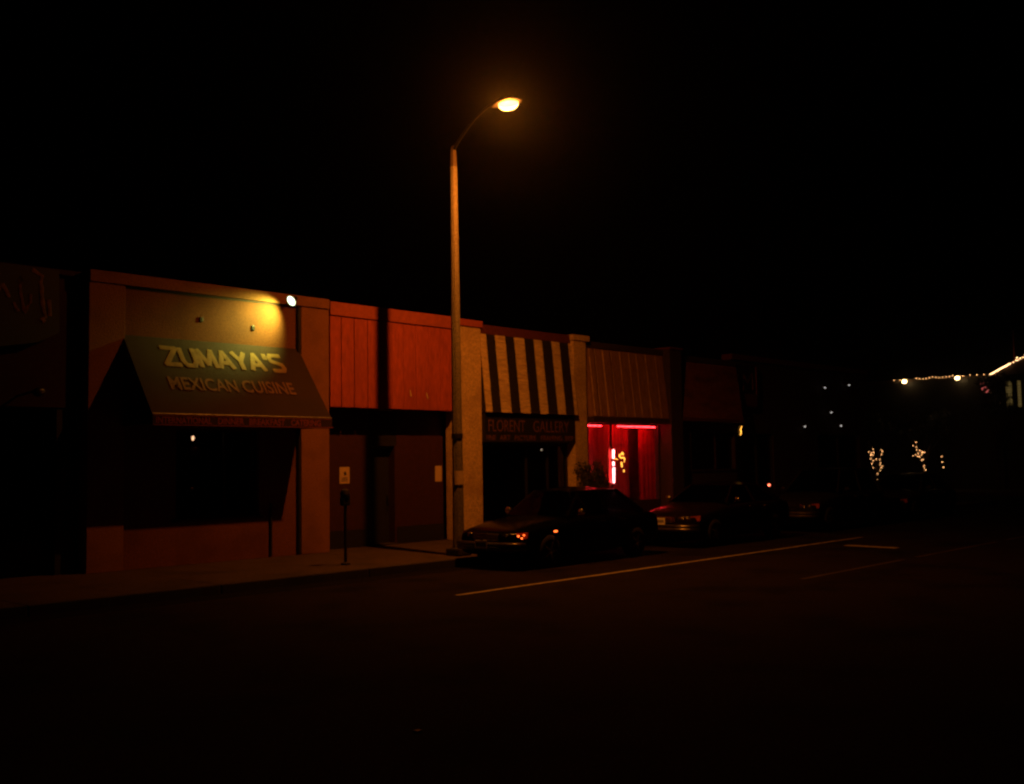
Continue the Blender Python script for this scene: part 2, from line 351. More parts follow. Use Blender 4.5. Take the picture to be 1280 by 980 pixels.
# dark wall sign with worn painted strokes
bs = thing('shop_sign', (7.0, .1, 4.1), 'dark wall sign with a clipped corner and faded pale curling letters', 'sign')
MB().prism([(4.6, .05, 4.05), (6.9, .05, 4.12), (7.55, .05, 4.24), (7.93, .05, 4.44), (7.91, .05, 5.56), (4.6, .05, 5.56)], (0, .07, 0)).build('sign_board', M['black'], bs)
for xx in (5.4, 7.2): MB().box(xx-.03, xx+.03, .123, .248, 4.9, 5.0).build('bracket', M['dark_metal'], bs)
def glyph(runs, r, m):
    mb = MB()
    for pts in runs: mb.tube([(x_ + rnd.uniform(-.012, .012), z_*.0 , z_) for (x_, z_) in pts], [r*rnd.uniform(.7, 1.25) for _ in pts], 7)
    for v in mb.bm.verts: v.co.y = .045 + v.co.y*.15
    mb.build('letter', m, bs)
glyph([[(6.80, 5.05), (6.89, 5.15), (6.94, 5.18), (7.02, 5.08), (7.04, 4.98)]], .04, M['sign_gold'])
glyph([[(7.21, 5.27), (7.25, 5.36), (7.29, 5.31), (7.24, 5.19), (7.25, 5.08), (7.28, 4.91), (7.31, 4.78)], [(7.41, 5.08), (7.42, 4.93), (7.35, 4.81), (7.30, 4.75)], [(7.13, 4.9), (7.16, 4.82), (7.22, 4.75)]], .035, M['sign_red'])
glyph([[(7.43, 5.51), (7.53, 5.46), (7.62, 5.42), (7.57, 5.31), (7.6, 5.2), (7.61, 5.06), (7.62, 4.95), (7.65, 4.81), (7.68, 4.70), (7.60, 4.65), (7.66, 4.61)], [(7.72, 5.01), (7.74, 4.86), (7.74, 4.72)]], .04, M['sign_gold'])
fx = thing('flood_lamp', (7.3, .2, 3.2), 'small unlit flood lamp under the dark wall sign with the clipped corner', 'lamp')
MB().tube([(7.3, .25, 3.3), (7.3, -.5, 3.35)], .02).build('arm', M['dark_metal'], fx)
MB().lathe((7.3, -.62, 3.32), [(.03, .12), (.07, .07), (.08, -.1), (.075, -.11)], 'y').build('housing', M['black'], fx)
MB().lathe((7.3, -.735, 3.32), [(.06, .0), (.05, -.01), (.01, -.015)], 'y').build('lens', M['headlight'], fx)

# ------------------------------------------------------------------ restaurant
b = thing('restaurant_building', (11.1, 0, .15), 'tan stucco restaurant front between two piers under a brown awning', 'building')
def wall_with_hole(x0, x1, y0, y1, z0, z1, hx0, hx1, hz0, hz1):
    mb = MB(); e = 0.0
    mb.box(x0, hx0, y0, y1, z0, z1); mb.box(hx1, x1, y0, y1, z0, z1)
    mb.box(hx0, hx1, y0, y1, z0, hz0); mb.box(hx0, hx1, y0, y1, hz1, z1)
    bmesh.ops.remove_doubles(mb.bm, verts=mb.bm.verts, dist=.0005)
    seen = {}                                       # drop the doubled inner faces
    for f in list(mb.bm.faces):
        k = tuple(round(c, 3) for c in f.calc_center_median())
        if k in seen: bmesh.ops.delete(mb.bm, geom=[f, seen[k]], context='FACES_ONLY')
        else: seen[k] = f
    return mb
wall_with_hole(9.13, 13.06, .055, .40, .15, 5.42, 10.2, 12.06, 1.02, 2.76).build('wall', M['tan_stucco'], b)
MB().box(8.44, 9.128, 0, .40, .15, 5.42, .008).build('pier', M['buff_stucco'], b)
MB().box(13.062, 13.79, 0, .40, .15, 5.42, .008).build('pier', M['buff_stucco'], b)
MB().box(8.44, 13.79, -.035, .42, 5.423, 5.64, .012).build('cornice', M['buff_stucco'], b)
MB().box(9.13, 13.06, .035, .053, 5.39, 5.42).build('drip_strip', M['dark_brown'], b)
fr = MB()
fr.box(10.2, 12.06, .16, .22, 1.02, 1.08).box(10.2, 12.06, .16, .22, 2.71, 2.76).box(10.2, 10.26, .16, .22, 1.08, 2.71).box(12.0, 12.06, .16, .22, 1.08, 2.71).box(11.3, 11.34, .16, .22, 1.08, 2.71)
w_ = MB().box(10.26, 12.0, .185, .195, 1.08, 2.71).build('window', M['glass_dark'], b); f_ = fr.build('frame', M['black'], w_); 
MB().box(10.12, 12.14, .015, .16, .955, 1.018, .01).build('sill', M['dark_brown'], w_)
MB().box(8.5, 13.7, 4.0, 4.1, .15, 5.4).build('rear_wall', M['dark_wall'], b)
MB().box(8.46, 13.77, .42, 4.1, 5.2, 5.3).build('roof', M['dark_brown'], b)
MB().tube([(13.01, .01, .17), (13.01, .01, 5.38)], .042, 10).build('downpipe', M['dark_metal'], b)
MB().tube([(12.32, .025, .17), (12.32, .025, 1.25)], .028, 8).build('conduit', M['dark_metal'], b)
for (xx, zz) in ((10.72, 4.93), (11.9, 4.86)):
    pl = MB(); pl.box(xx-.035, xx+.035, .03, .053, zz-.05, zz+.05, .01)
    pl.build('wall_plug', M['dark_metal'], b)
# a white glint built as a lit bulb, and the small things seen through the window
hl = thing('glint_bulb', (11.04, .9, 2.66), 'small white glint inside the restaurant window, built as a lit bulb', 'lamp')
MB().tube([(11.04, .9, 5.19), (11.04, .9, 2.67)], .008, 6).build('cord', M['black'], hl)
MB().ball((11.04, .9, 2.61), .030, 1, 1, 1.7, 10).build('bulb', M['bulb_window'], hl, True)
hc = MB().box(11.06, 11.24, .98, 1.06, 2.34, 2.42, .02).build('shelf_box', M['letter_red']); tag(hc, 'small red box inside the restaurant window below the bulb', 'box')
MB().box(10.9, 11.4, .95, 1.2, 2.28, 2.337).build('shelf', M['dark_brown'], None)
tag(bpy.data.objects['shelf'], 'narrow dark shelf behind the restaurant window', 'shelf')
# awning
AW0, AW1 = 9.10, 13.02
def ap(x, t, off=0.0):                                   # t = 0 wall top .. 1 front edge
    n = Vector((0, -1.55, 1.1)).normalized() * -1
    n = Vector((0, -.8155, .5787))
    sag = -.006*math.sin(PI*t)
    return Vector((x, .05 - 1.15*t, 4.50 - 1.53*t + sag)) + n*off
aw = thing('awning', (11.06, .09, 3.6), 'brown canvas awning over the restaurant window lettered ZUMAYA\'S MEXICAN CUISINE', 'awning')
cm = MB(); NX, NT = 36, 14
g = [[cm.bm.verts.new(ap(AW0+(AW1-AW0)*i/NX, j/NT, .004*math.sin(i*PI/NX*6)*math.sin(PI*j/NT))) for j in range(NT+1)] for i in range(NX+1)]
for i in range(NX):
    for j in range(NT): cm.bm.faces.new([g[i][j], g[i+1][j], g[i+1][j+1], g[i][j+1]])
canopy = cm.build('canopy', M['canvas'], aw, True)
for xs_ in (AW0, AW1):
    sm = MB(); top = [ap(xs_, j/10) for j in range(11)]
    sm.poly(top + [Vector((xs_, -1.1, 2.80)), Vector((xs_, .05, 2.80))]); sm.build('side_panel', M['canvas'], aw)
vm = MB().box(AW0-.004, AW1+.004, -1.112, -1.102, 2.76, 2.972, .003)
vm.build('valance', M['canvas_red'], aw)
MB().tube([(AW0, -1.095, 2.98), (AW1, -1.095, 2.98)], .016, 8).tube([(AW0, -1.09, 2.8), (AW1, -1.09, 2.8)], .014, 8).tube([(AW0, -1.09, 2.8), (AW0, .045, 2.8)], .014, 8).tube([(AW1, -1.09, 2.8), (AW1, .045, 2.8)], .014, 8).build('awning_frame', M['grey_metal'], aw)
MB().box(AW0+.02, AW1+.04, -1.118, -1.114, 2.775, 2.79).box(AW0+.02, AW1-.02, -1.118, -1.114, 2.945, 2.957).build('valance_trim', M['letter_red'], aw)
dn = Vector((0, -1.15, -1.53)); dl = dn.length
def on_slope(x, t): 
    p = ap(x, t, .011); return frame_m(p, (1, 0, 0), -dn)
GL = {'Z': ([[(0, 1), (1, 1), (0, 0), (1, 0)]], 1.0), 'U': ([[(0, 1), (0, .25), (.22, 0), (.78, 0), (1, .25), (1, 1)]], .95), 'M': ([[(0, 0), (.08, 1), (.5, .12), (.92, 1), (1, 0)]], 1.15),
      'A': ([[(0, 0), (.5, 1), (1, 0)], [(.2, .3), (.8, .3)]], 1.0), 'Y': ([[(0, 1), (.5, .48), (1, 1)], [(.5, .48), (.5, 0)]], .9), "'": ([[(.5, 1.0), (.4, .74)]], .12),
      'S': ([[(1, 1), (.18, 1), (0, .82), (.08, .60), (.9, .42), (1, .2), (.84, 0), (0, 0)]], .95)}
gap = .30; tot = sum(GL[c][1] for c in "ZUMAYA'S") + gap*7; adv = 0; TW, TH, SR = 2.64, .42, .052
mx_ = on_slope(9.77, .355)
for c in "ZUMAYA'S":
    strokes, wd = GL[c]; lm_ = MB()
    for si, stt in enumerate(strokes):
        for k_ in range(len(stt)-1):
            a_, b_ = [Vector((p[0]*wd*TW/tot, p[1]*TH, (si+k_)*.02)) for p in stt[k_:k_+2]]; d_ = (b_-a_).normalized()*SR*.35
            lm_.tube([a_-d_*1.6, a_-d_, b_+d_, b_+d_*1.6], [SR*.8, SR, SR, SR*.8], 10)
    for v in lm_.bm.verts: v.co = mx_ @ Vector((v.co.x + adv*TW/tot, v.co.y, v.co.z*.06))
    lm_.build('letter', M['letter_cream'], aw); adv += wd + gap
text_obj('lettering', 'MEXICAN CUISINE', M['letter_tan'], aw, on_slope(9.66, .685), 2.76, .32, .022, .003)
VT = (-1.116)
for (wd, xa, xb) in (('INTERNATIONAL', 9.16, 10.27), ('DINNER', 10.40, 10.96), ('BREAKFAST', 11.07, 11.88), ('CATERING', 12.02, 12.74)):
    text_obj('valance_lettering', wd, M['letter_red'], aw, frame_m((xa, VT, 2.805), (1, 0, 0), (0, 0, 1)), xb-xa, .125, .03, .002)
# flood light on the parapet, lit
sl = thing('security_light', (12.62, -.02, 5.5), 'lit white security light on a bracket at the restaurant roof edge', 'security light')
MB().tube([(12.72, -.03, 5.53), (12.74, -.22, 5.56), (12.66, -.29, 5.50)], .016, 8).build('bracket', M['dark_metal'], sl)
sd = Vector((-.84, -.10, -.52)).normalized(); sd2 = Vector((-.55, .65, -.52)).normalized(); sp = Vector((12.54, -.40, 5.44))
def cone(pts, seg=18):
    mb = MB(); a = Vector((0, 0, 1)); u = sd.cross(a).normalized(); v = sd.cross(u); rr = []
    for (r_, h) in pts: rr.append([mb.bm.verts.new(sp + sd*h + r_*(math.cos(2*PI*k/seg)*u + math.sin(2*PI*k/seg)*v)) for k in range(seg)])
    for i in range(len(rr)-1):
        for k in range(seg): mb.bm.faces.new([rr[i][k], rr[i][(k+1) % seg], rr[i+1][(k+1) % seg], rr[i+1][k]])
    return mb, rr
mb, rr = cone([(.03, -.16), (.05, -.1), (.07, -.06), (.115, 0), (.125, .02), (.108, .015)]); mb.bm.faces.new(rr[0]); mb.build('housing', M['black'], sl, True)
mb, rr = cone([(.107, .008), (.10, .022), (.06, .032), (.015, .036)]); mb.bm.faces.new(rr[-1])
M['flood_lens'] = emit('glowing_flood_lens', (.9, 1, .62), 3, (.6, .6, .5)); mb.build('lens', M['flood_lens'], sl, True)
ld = bpy.data.lights.new('flood_light', 'SPOT'); ld.energy = 330; ld.color = (.92, .92, .15); ld.spot_size = R(108); ld.spot_blend = 1.0; ld.shadow_soft_size = .06
lo = bpy.data.objects.new('flood_light', ld); COL.objects.link(lo); lo.parent = sl
lo.location = sp + sd*.06 - sl.location; lo.rotation_euler = sd2.to_track_quat('-Z', 'Y').to_euler()

# ------------------------------------------------------------------ red boarded shop
b = thing('shop_building', (15.7, 0, .15), 'shop with a bright red boarded fascia above a deep dark entrance', 'building')
fb = MB(); edges = [13.80, 14.11, 14.47, 14.85, 15.22, 15.57, 15.92, 16.30, 16.70, 17.09, 17.40, 17.62]
for i in range(len(edges)-1): fb.box(edges[i]+(.009 if i < 4 else .004), edges[i+1]-(.009 if i < 4 else .004), -.02+rnd.uniform(-.003, .003), .06, 3.29, 5.28, .004)
fb.build('fascia', M['red_board'], b)
MB().box(13.80, 17.62, .062, .14, 3.29, 5.30).build('fascia_backing', M['black'], b)
MB().box(13.80, 17.62, -.05, .3, 5.303, 5.60, .012).build('parapet', M['red_cap'], b)
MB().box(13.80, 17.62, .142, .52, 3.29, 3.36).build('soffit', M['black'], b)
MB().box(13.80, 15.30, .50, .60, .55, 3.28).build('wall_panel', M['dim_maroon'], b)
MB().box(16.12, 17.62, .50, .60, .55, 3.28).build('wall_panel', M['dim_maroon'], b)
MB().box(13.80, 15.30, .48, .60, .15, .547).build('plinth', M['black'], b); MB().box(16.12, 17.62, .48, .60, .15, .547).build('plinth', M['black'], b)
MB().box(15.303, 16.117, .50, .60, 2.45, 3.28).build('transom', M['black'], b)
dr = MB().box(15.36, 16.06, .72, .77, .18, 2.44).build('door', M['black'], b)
MB().box(15.303, 15.358, .50, .78, .18, 2.447).box(16.062, 16.117, .50, .78, .18, 2.447).box(15.35, 16.07, .60, .78, 2.40, 2.447).build('frame', M['dim_maroon'], dr)
MB().tube([(15.98, .715, 1.0), (15.98, .66, 1.02), (15.98, .66, 1.3), (15.98, .715, 1.32)], .012, 8).build('handle', M['chrome'], dr)
MB().box(15.30, 16.12, .44, .78, .15, .178, .006).build('threshold', M['kerb'], b)
for (xx, zz, hh) in ((16.09, 3.67, .17), (16.61, 3.63, .15)):
    sc = MB(); sc.prism([(xx, -.026, zz+hh/2), (xx+.035, -.026, zz+hh/2-.02), (xx+.07, -.026, zz-hh/2), (xx+.03, -.026, zz-hh/2+.01)], (0, .003, 0))
    sc.build('paint_scratch', M['cream'], b)
for (lbl, x0_, x1_, z0_, z1_, lines) in (('white notice sheet with dark printing left of the dark entrance door', 14.44, 14.72, 1.60, 1.97, 1), ('plain white notice sheet right of the dark entrance door', 17.35, 17.57, 1.58, 1.96, 0)):
    p_ = thing('poster', ((x0_+x1_)/2, .5, z0_), lbl, 'poster')
    MB().box(x0_, x1_, .492, .498, z0_, z1_).build('sheet', M['paper'], p_)
    if lines:
        q = MB()
        q.prism([(x0_+.11, .489, z0_+.26), (x0_+.17, .489, z0_+.27), (x0_+.20, .489, z0_+.2), (x0_+.13, .489, z0_+.17)], (0, .002, 0))
        for k in range(3): q.box(x0_+.03+.02*k, x1_-.05, .489, .491, z0_+.05+.035*k, z0_+.065+.035*k)
        q.build('print', M['ink'], p_)
# parking meter
pm = thing('parking_meter', (12.2, -2.6, .15), 'dark parking meter on a thin post beside the restaurant pier', 'parking meter')
MB().tube([(12.2, -2.6, .15), (12.2, -2.6, 1.25)], .03, 10).build('post', M['dark_metal'], pm)
MB().lathe((12.2, -2.6, .15), [(.09, 0), (.085, .03), (.04, .05)]).build('base', M['dark_metal'], pm)
MB().box(12.11, 12.29, -2.66, -2.54, 1.25, 1.42, .03).lathe((12.2, -2.6, 1.45), [(.09, -.04), (.095, .02), (.075, .09), (.03, .12)]).build('head', M['dark_metal'], pm)
MB().box(12.105, 12.109, -2.63, -2.57, 1.44, 1.5).build('dial_window', M['glass_dark'], pm)

# ------------------------------------------------------------------ striped gallery
b = thing('gallery_building', (20, 0, .15), 'gallery shop with black and white striped mansard between cream pillars', 'building')
MB().box(17.63, 18.44, -.06, .40, .15, 5.40, .01).build('pillar', M['cream'], b)
MB().box(17.58, 18.48, -.10, .42, 5.403, 5.57, .012).build('pillar_cap', M['red_cap'], b)
MB().box(22.02, 22.56, -.10, .40, .15, 5.36, .01).build('pillar', M['cream'], b)
MB().box(21.98, 22.70, -.14, .42, 5.363, 5.52, .012).build('pillar_cap', M['cream'], b)
MB().box(18.485, 21.975, -.02, .40, 5.27, 5.50, .01).build('parapet', M['maroon'], b)
def mz(x, t, off=0.0): return Vector((x, -.02 - .20*t - off, 5.265 - 1.98*t))
st = [18.45, 18.66, 18.98, 19.36, 19.70, 20.09, 20.46, 20.79, 21.18, 21.51, 21.88, 22.015]
NR = 22
for i in range(len(st)-1):
    mb = MB(); dark = i % 2 == 1; nx = 6
    for r in range(NR):                              # lapped rows of rough shingles inside each painted band
        t0, t1 = r/NR, (r+1)/NR
        for k in range(nx):
            xa, xb = st[i] + (st[i+1]-st[i])*k/nx, st[i] + (st[i+1]-st[i])*(k+1)/nx
            o0 = rnd.uniform(0, .006); o1 = .012 + rnd.uniform(0, .01); dz = rnd.uniform(-.008, .008)
            p = [mz(xa+.002, t0, o0), mz(xb-.002, t0, o0), mz(xb-.002, t1, o1), mz(xa+.002, t1, o1)]
            p[2].z += dz; p[3].z += dz
            mb.prism(p, (0, .03, 0))
    mb.build('stripe', M['black_stripe' if dark else 'white_stripe'], b)
MB().prism([(18.45, .02, 5.26), (18.45, -.16, 3.29), (18.45, .3, 3.29), (18.45, .3, 5.26)], (3.565, 0, 0)).build('mansard_core', M['black'], b)
MB().box(18.45, 22.01, .10, .36, 2.5, 3.28).build('header', M['black'], b)
MB().box(18.45, 22.01, .10, .36, .15, .5).build('plinth', M['black'], b)
w_ = MB().box(18.45, 22.01, .22, .235, .5, 2.5).build('shop_window', M['glass_dark'], b)
fm = MB()
for xx in (18.46, 20.3, 21.15, 21.94): fm.box(xx, xx+.06, .17, .216, .55, 2.45)
fm.box(18.46, 22.0, .17, .216, .5, .555).box(18.46, 22.0, .17, .216, 2.445, 2.5)
fm.build('frame', M['black'], w_)
MB().box(18.45, 22.5, 4.0, 4.1, .15, 5.3).build('rear_wall', M['dark_wall'], b)
MB().box(17.65, 22.6, .42, 4.1, 5.1, 5.2).build('roof', M['dark_brown'], b)
sg = thing('shop_sign', (20.2, -.12, 2.6), 'long black sign board lettered FLORENT GALLERY under the striped mansard', 'sign')
MB().box(18.46, 22.00, -.13, .08, 2.53, 3.262, .008).build('sign_board', M['black'], sg)
text_obj('lettering', 'FLORENT', M['letter_dull'], sg, frame_m((18.60, -.134, 2.80), (1, 0, 0), (0, 0, 1)), 1.36, .30, -.006, .002)
text_obj('lettering', 'GALLERY', M['letter_dull'], sg, frame_m((20.28, -.134, 2.80), (1, 0, 0), (0, 0, 1)), 1.45, .30, -.006, .002)
for (wd, xa, xb) in (('FINE', 18.52, 18.86), ('ART', 19.0, 19.4), ('PICTURE', 19.56, 20.38), ('FRAMING', 20.58, 21.42), ('SHOP', 21.55, 21.9)):
    text_obj('lettering', wd, M['letter_dull'], sg, frame_m((xa, -.134, 2.58), (1, 0, 0), (0, 0, 1)), xb-xa, .13, .004, .002)
# things in the gallery window
pn = thing('glint_bulb', (21.3, .5, 2.4), 'tiny white glint inside the gallery window, built as a glowing bulb', 'lamp')
MB().tube([(21.3, .5, 5.1), (21.3, .5, 2.39)], .006, 6).build('cord', M['black'], pn); MB().ball((21.3, .5, 2.35), .022, 1, 1, 1.3, 10).build('bulb', M['bulb_small'], pn, True)  # glowing bulb and cord added to show a tiny glint
for (lbl, xa, za, w2, h2) in (('small dull red framed picture high in the gallery window', 21.3, 1.7, .22, .3), ('tall dim picture leaning in the middle of the gallery window', 20.0, .9, .55, .9)):
    q = thing('framed_picture', (xa, .6, za), lbl, 'picture')
    MB().box(xa, xa+w2, .58, .61, za, za+h2).build('frame', M['dark_brown'], q); MB().box(xa+.04, xa+w2-.04, .572, .578, za+.04, za+h2-.04).build('picture', M['letter_dull'], q)

# ------------------------------------------------------------------ red neon bar
b = thing('bar_building', (24.6, 0, .15), 'bar with brown ribbed mansard over a window glowing red', 'building')
MB().box(22.72, 26.44, -.02, .40, 5.22, 5.40, .01).build('parapet', M['dark_brown'], b)
MB().prism([(22.72, .02, 5.215), (22.72, -.17, 3.27), (22.72, .3, 3.27), (22.72, .3, 5.215)], (3.72, 0, 0)).build('mansard', M['brown_ribs'], b)
rb = MB(); x = 22.75
while x < 26.4:
    rb.prism([(x, -.004, 5.2), (x+.03, -.004, 5.2), (x+.03, -.205, 3.28), (x, -.205, 3.28)], (0, .03, 0)); x += .075
rb.build('ribs', M['brown_ribs'], b)
for xx in (22.80, 23.05, 23.42, 23.80, 24.22, 24.66, 25.02, 25.50, 26.0):
    MB().prism([(xx, -.012, 5.2), (xx+.02, -.012, 5.2), (xx+.02, -.214, 3.28), (xx, -.214, 3.28)], (0, .03, 0)).build('batten', M['pale_rib'], b)
MB().box(22.72, 26.44, -.2, .36, 3.10, 3.265, .01).build('lintel', M['dark_brown'], b)
MB().box(26.44, 27.06, -.25, .40, .15, 5.40, .01).build('pillar', M['dark_brown'], b)
MB().box(26.40, 27.10, -.30, .42, 5.403, 5.47, .012).build('pillar_cap', M['maroon'], b)
MB().box(22.56, 26.44, .20, .40, .15, .8).build('plinth', M['dark_brown'], b)
MB().box(22.565, 22.72, .0, .40, .8, 3.4).build('jamb', M['dark_brown'], b)
w_ = MB().box(22.72, 26.44, .24, .25, .8, 3.10).build('shop_window', M['glass_clear'], b)
MB().box(24.02, 24.05, .20, .236, .83, 3.08).box(26.38, 26.44, .20, .236, .8, 3.10).box(22.72, 22.78, .20, .236, .8, 3.10).box(22.77, 26.39, .20, .236, .8, .84).box(22.77, 26.39, .20, .236, 3.07, 3.10).build('frame', M['dark_brown'], w_)
def drape(name, x0, x1, y, z0, z1, m, amp=.007, per=.19):
    mb = MB(); n = int((x1-x0)/.02); v = []
    for i in range(n+1):
        x_ = x0 + (x1-x0)*i/n; yy = y + amp*math.sin(2*PI*(x_/per + .3*math.sin(x_*3))) ; v.append((mb.bm.verts.new((x_, yy, z0)), mb.bm.verts.new((x_, yy*1 + .01, z1))))
    for i in range(n): mb.bm.faces.new([v[i][0], v[i+1][0], v[i+1][1], v[i][1]])
    return mb
c1 = thing('curtain', (26.6, .62, .9), 'bright red curtain at the right of the neon bar window', 'curtain')
drape('cloth', 25.95, 27.45, .66, .45, 3.12, M['curtain']).build('cloth', M['curtain'], c1, True); MB().tube([(25.9, .66, 3.14), (27.5, .66, 3.14)], .015).build('curtain_rod', M['dark_metal'], c1)
c2 = thing('curtain', (23.9, .62, .9), 'dim red curtain at the left of the neon bar window', 'curtain')
drape('cloth', 22.75, 25.5, .70, .45, 3.12, M['curtain']).build('cloth', M['curtain_dark'], c2, True); MB().tube([(22.7, .70, 3.14), (25.4, .70, 3.14)], .015).build('curtain_rod', M['dark_metal'], c2)
MB().box(22.6, 28.2, .95, 1.05, .15, 5.2).build('rear_wall', M['maroon'], b)
MB().box(22.6, 28.2, .42, .945, 3.3, 3.4).build('ceiling', M['dark_wall'], b)
for (lbl, xa, xb) in (('short red neon tube along the top left of the bar window', 22.97, 23.74), ('long red neon tube along the top right of the bar window', 24.45, 26.40)):
    n_ = thing('neon_tube', ((xa+xb)/2, .30, 3.03), lbl, 'neon tube', 'neon tubes along the top of the bar window')
    x = xa
    while x < xb-.05:
        e = min(x + rnd.choice((.16, .24, .34, .48)), xb); MB().tube([(x, .30, 3.03), (e-.045, .30, 3.03)], .010, 8).build('tube', M['neon_red'], n_); x = e
    MB().box(xa-.05, xb+.05, .33, .36, 3.06, 3.095).build('holder', M['dark_metal'], n_)
ns = thing('neon_sign', (24.2, .31, 1.0), 'upright pink red neon sign in the bar window', 'neon sign')
for (z0_, z1_, r_) in ((2.09, 2.34, .055), (1.88, 1.99, .05), (1.38, 1.82, .055), (1.02, 1.16, .045)):
    MB().tube([(24.20, .31, z0_), (24.22, .31, z1_)], r_, 10).build('letter', M['neon_pink'], ns, True)
MB().tube([(24.29, .31, 2.08), (24.45, .31, 2.06)], .012, 6).build('stroke', M['neon_gold'], ns)
MB().box(24.12, 24.30, .385, .40, .95, 2.42, .01).build('back_board', M['curtain_dark'], ns)
MB().tube([(24.21, .39, 2.41), (24.21, .39, 3.28)], .006, 6).build('hanger', M['dark_metal'], ns)
ng = thing('neon_sign', (24.65, .31, 1.7), 'small gold neon figure hanging beside the upright neon sign', 'neon sign')
for pts in ([(24.62, 2.2), (24.68, 2.26), (24.73, 2.19)], [(24.55, 2.21), (24.54, 2.14), (24.62, 2.1), (24.74, 2.11), (24.80, 2.06), (24.76, 1.98)], [(24.63, 1.98), (24.65, 1.83)], [(24.73, 1.74), (24.76, 1.71), (24.73, 1.69)]):
    MB().tube([(x_, .31, z_) for (x_, z_) in pts], .021, 7).build('tube', M['neon_gold'], ng, True)
MB().tube([(24.67, .33, 2.27), (24.67, .33, 3.28)], .005, 6).build('hanger', M['dark_metal'], ng)

# ------------------------------------------------------------------ third mansard shop
b = thing('shop_building', (28.9, 0, .15), 'dull rust shop with plain shingle mansard right of the neon bar', 'building')
MB().box(27.10, 30.70, -.02, .40, 5.12, 5.30, .01).build('parapet', M['dark_brown'], b)
MB().prism([(27.10, .02, 5.115), (27.10, -.2, 3.34), (27.10, .3, 3.34), (27.10, .3, 5.115)], (3.6, 0, 0)).build('mansard_core', M['dark_brown'], b)
mb = MB()
for r in range(18):
    for k in range(30):
        xa, xb = 27.10+3.6*k/30, 27.10+3.6*(k+1)/30; t0, t1 = r/18, (r+1)/18
        p = [Vector((xa+.003, .015-.22*t0, 5.115-1.775*t0)), Vector((xb-.003, .015-.22*t0, 5.115-1.775*t0)), Vector((xb-.003, -.012-.22*t1-rnd.uniform(0, .012), 5.115-1.775*t1)), Vector((xa+.003, -.012-.22*t1-rnd.uniform(0, .012), 5.115-1.775*t1))]
        mb.prism(p, (0, .02, 0))
mb.build('shingles', M['rust_ribs'], b)
MB().box(27.07, 30.78, -.24, .36, 3.22, 3.335, .01).build('lintel', M['maroon'], b)
wall_with_hole(27.07, 30.75, .1, .4, .15, 3.215, 27.95, 30.6, 1.68, 2.90).build('wall', M['dark_brown'], b)
w_ = MB().box(27.98, 30.57, .2, .215, 1.71, 2.87).build('window', M['glass_dark'], b)
MB().box(27.9, 27.96, .06, .098, 1.64, 2.96).box(30.6, 30.66, .06, .098, 1.64, 2.96).box(27.963, 30.597, .06, .098, 1.64, 1.70).box(27.963, 30.597, .06, .098, 2.90, 2.96).box(29.5, 29.55, .14, .195, 1.70, 2.90).build('frame', M['left_wall'], w_)
bl = drape('blind', 27.99, 29.5, .32, 1.7, 2.88, None, .015, .11).build('blind', M['left_wall'], w_, True)

# ------------------------------------------------------------------ last dark buildings of the row
b = thing('corner_building', (36.5, .3, .15), 'long dark building closing the row, almost lost in the night', 'building')
wall_with_hole(30.8, 36.0, .30, .60, .15, 5.4, 31.4, 33.6, .9, 2.9).build('wall', M['dark_brown'], b)
wall_with_hole(36.0, 41.4, .30, .60, .15, 5.4, 37.0, 40.6, .9, 2.9).build('wall', M['dark_brown'], b)
MB().box(30.8, 41.45, .2, .62, 5.403, 5.6, .015).build('parapet', M['maroon'], b)
MB().box(41.1, 41.4, .6, 12, .15, 5.4).build('side_wall', M['dark_brown'], b)
for (xa, xb) in ((31.4, 33.6), (37.0, 40.6)):
    w_ = MB().box(xa, xb, .42, .43, .9, 2.9).build('window', M['glass_dark'], b)
    MB().box(xa, xb, .36, .416, .9, .95).box(xa, xb, .36, .416, 2.85, 2.9).box(xa, xa+.06, .36, .416, .9, 2.9).box(xb-.06, xb, .36, .416, .9, 2.9).box((xa+xb)/2, (xa+xb)/2+.05, .36, .416, .9, 2.9).build('frame', M['black'], w_)
MB().box(30.8, 41.1, .62, 12, 5.2, 5.3).build('roof', M['dark_brown'], b)
MB().box(30.9, 41.0, 5, 5.1, .15, 5.2).build('rear_wall', M['dark_wall'], b)
sg = thing('hanging_sign', (31.6, .1, 4.5), 'dark framed square sign with dim red panel on the last building', 'sign')
MB().box(30.98, 32.25, .12, .22, 3.76, 5.24, .015).build('sign_board', M['black'], sg)
MB().box(31.0, 32.23, .105, .117, 3.82, 4.25).build('panel', M['maroon'], sg)
MB().box(31.0, 31.06, .09, .116, 4.26, 5.2).box(32.17, 32.23, .09, .116, 4.26, 5.2).build('frame', M['letter_red'], sg)
MB().tube([(31.3, .1, 4.35), (31.35, .1, 4.9), (31.6, .1, 4.6), (31.9, .1, 5.0), (31.95, .1, 4.4)], .02, 6).build('emblem', M['letter_gold'], sg, True)
sq = thing('neon_sign', (31.05, .05, 2.9), 'tiny yellow neon squiggle in the last dark building', 'neon sign')
MB().tube([(31.0, .08, 2.82), (31.05, .08, 2.96), (31.0, .08, 3.0), (31.10, .08, 3.12)], .014, 6).build('tube', M['neon_gold'], sq, True)
MB().box(30.93, 31.17, .12, .14, 2.75, 3.18).build('back_board', M['black'], sq)
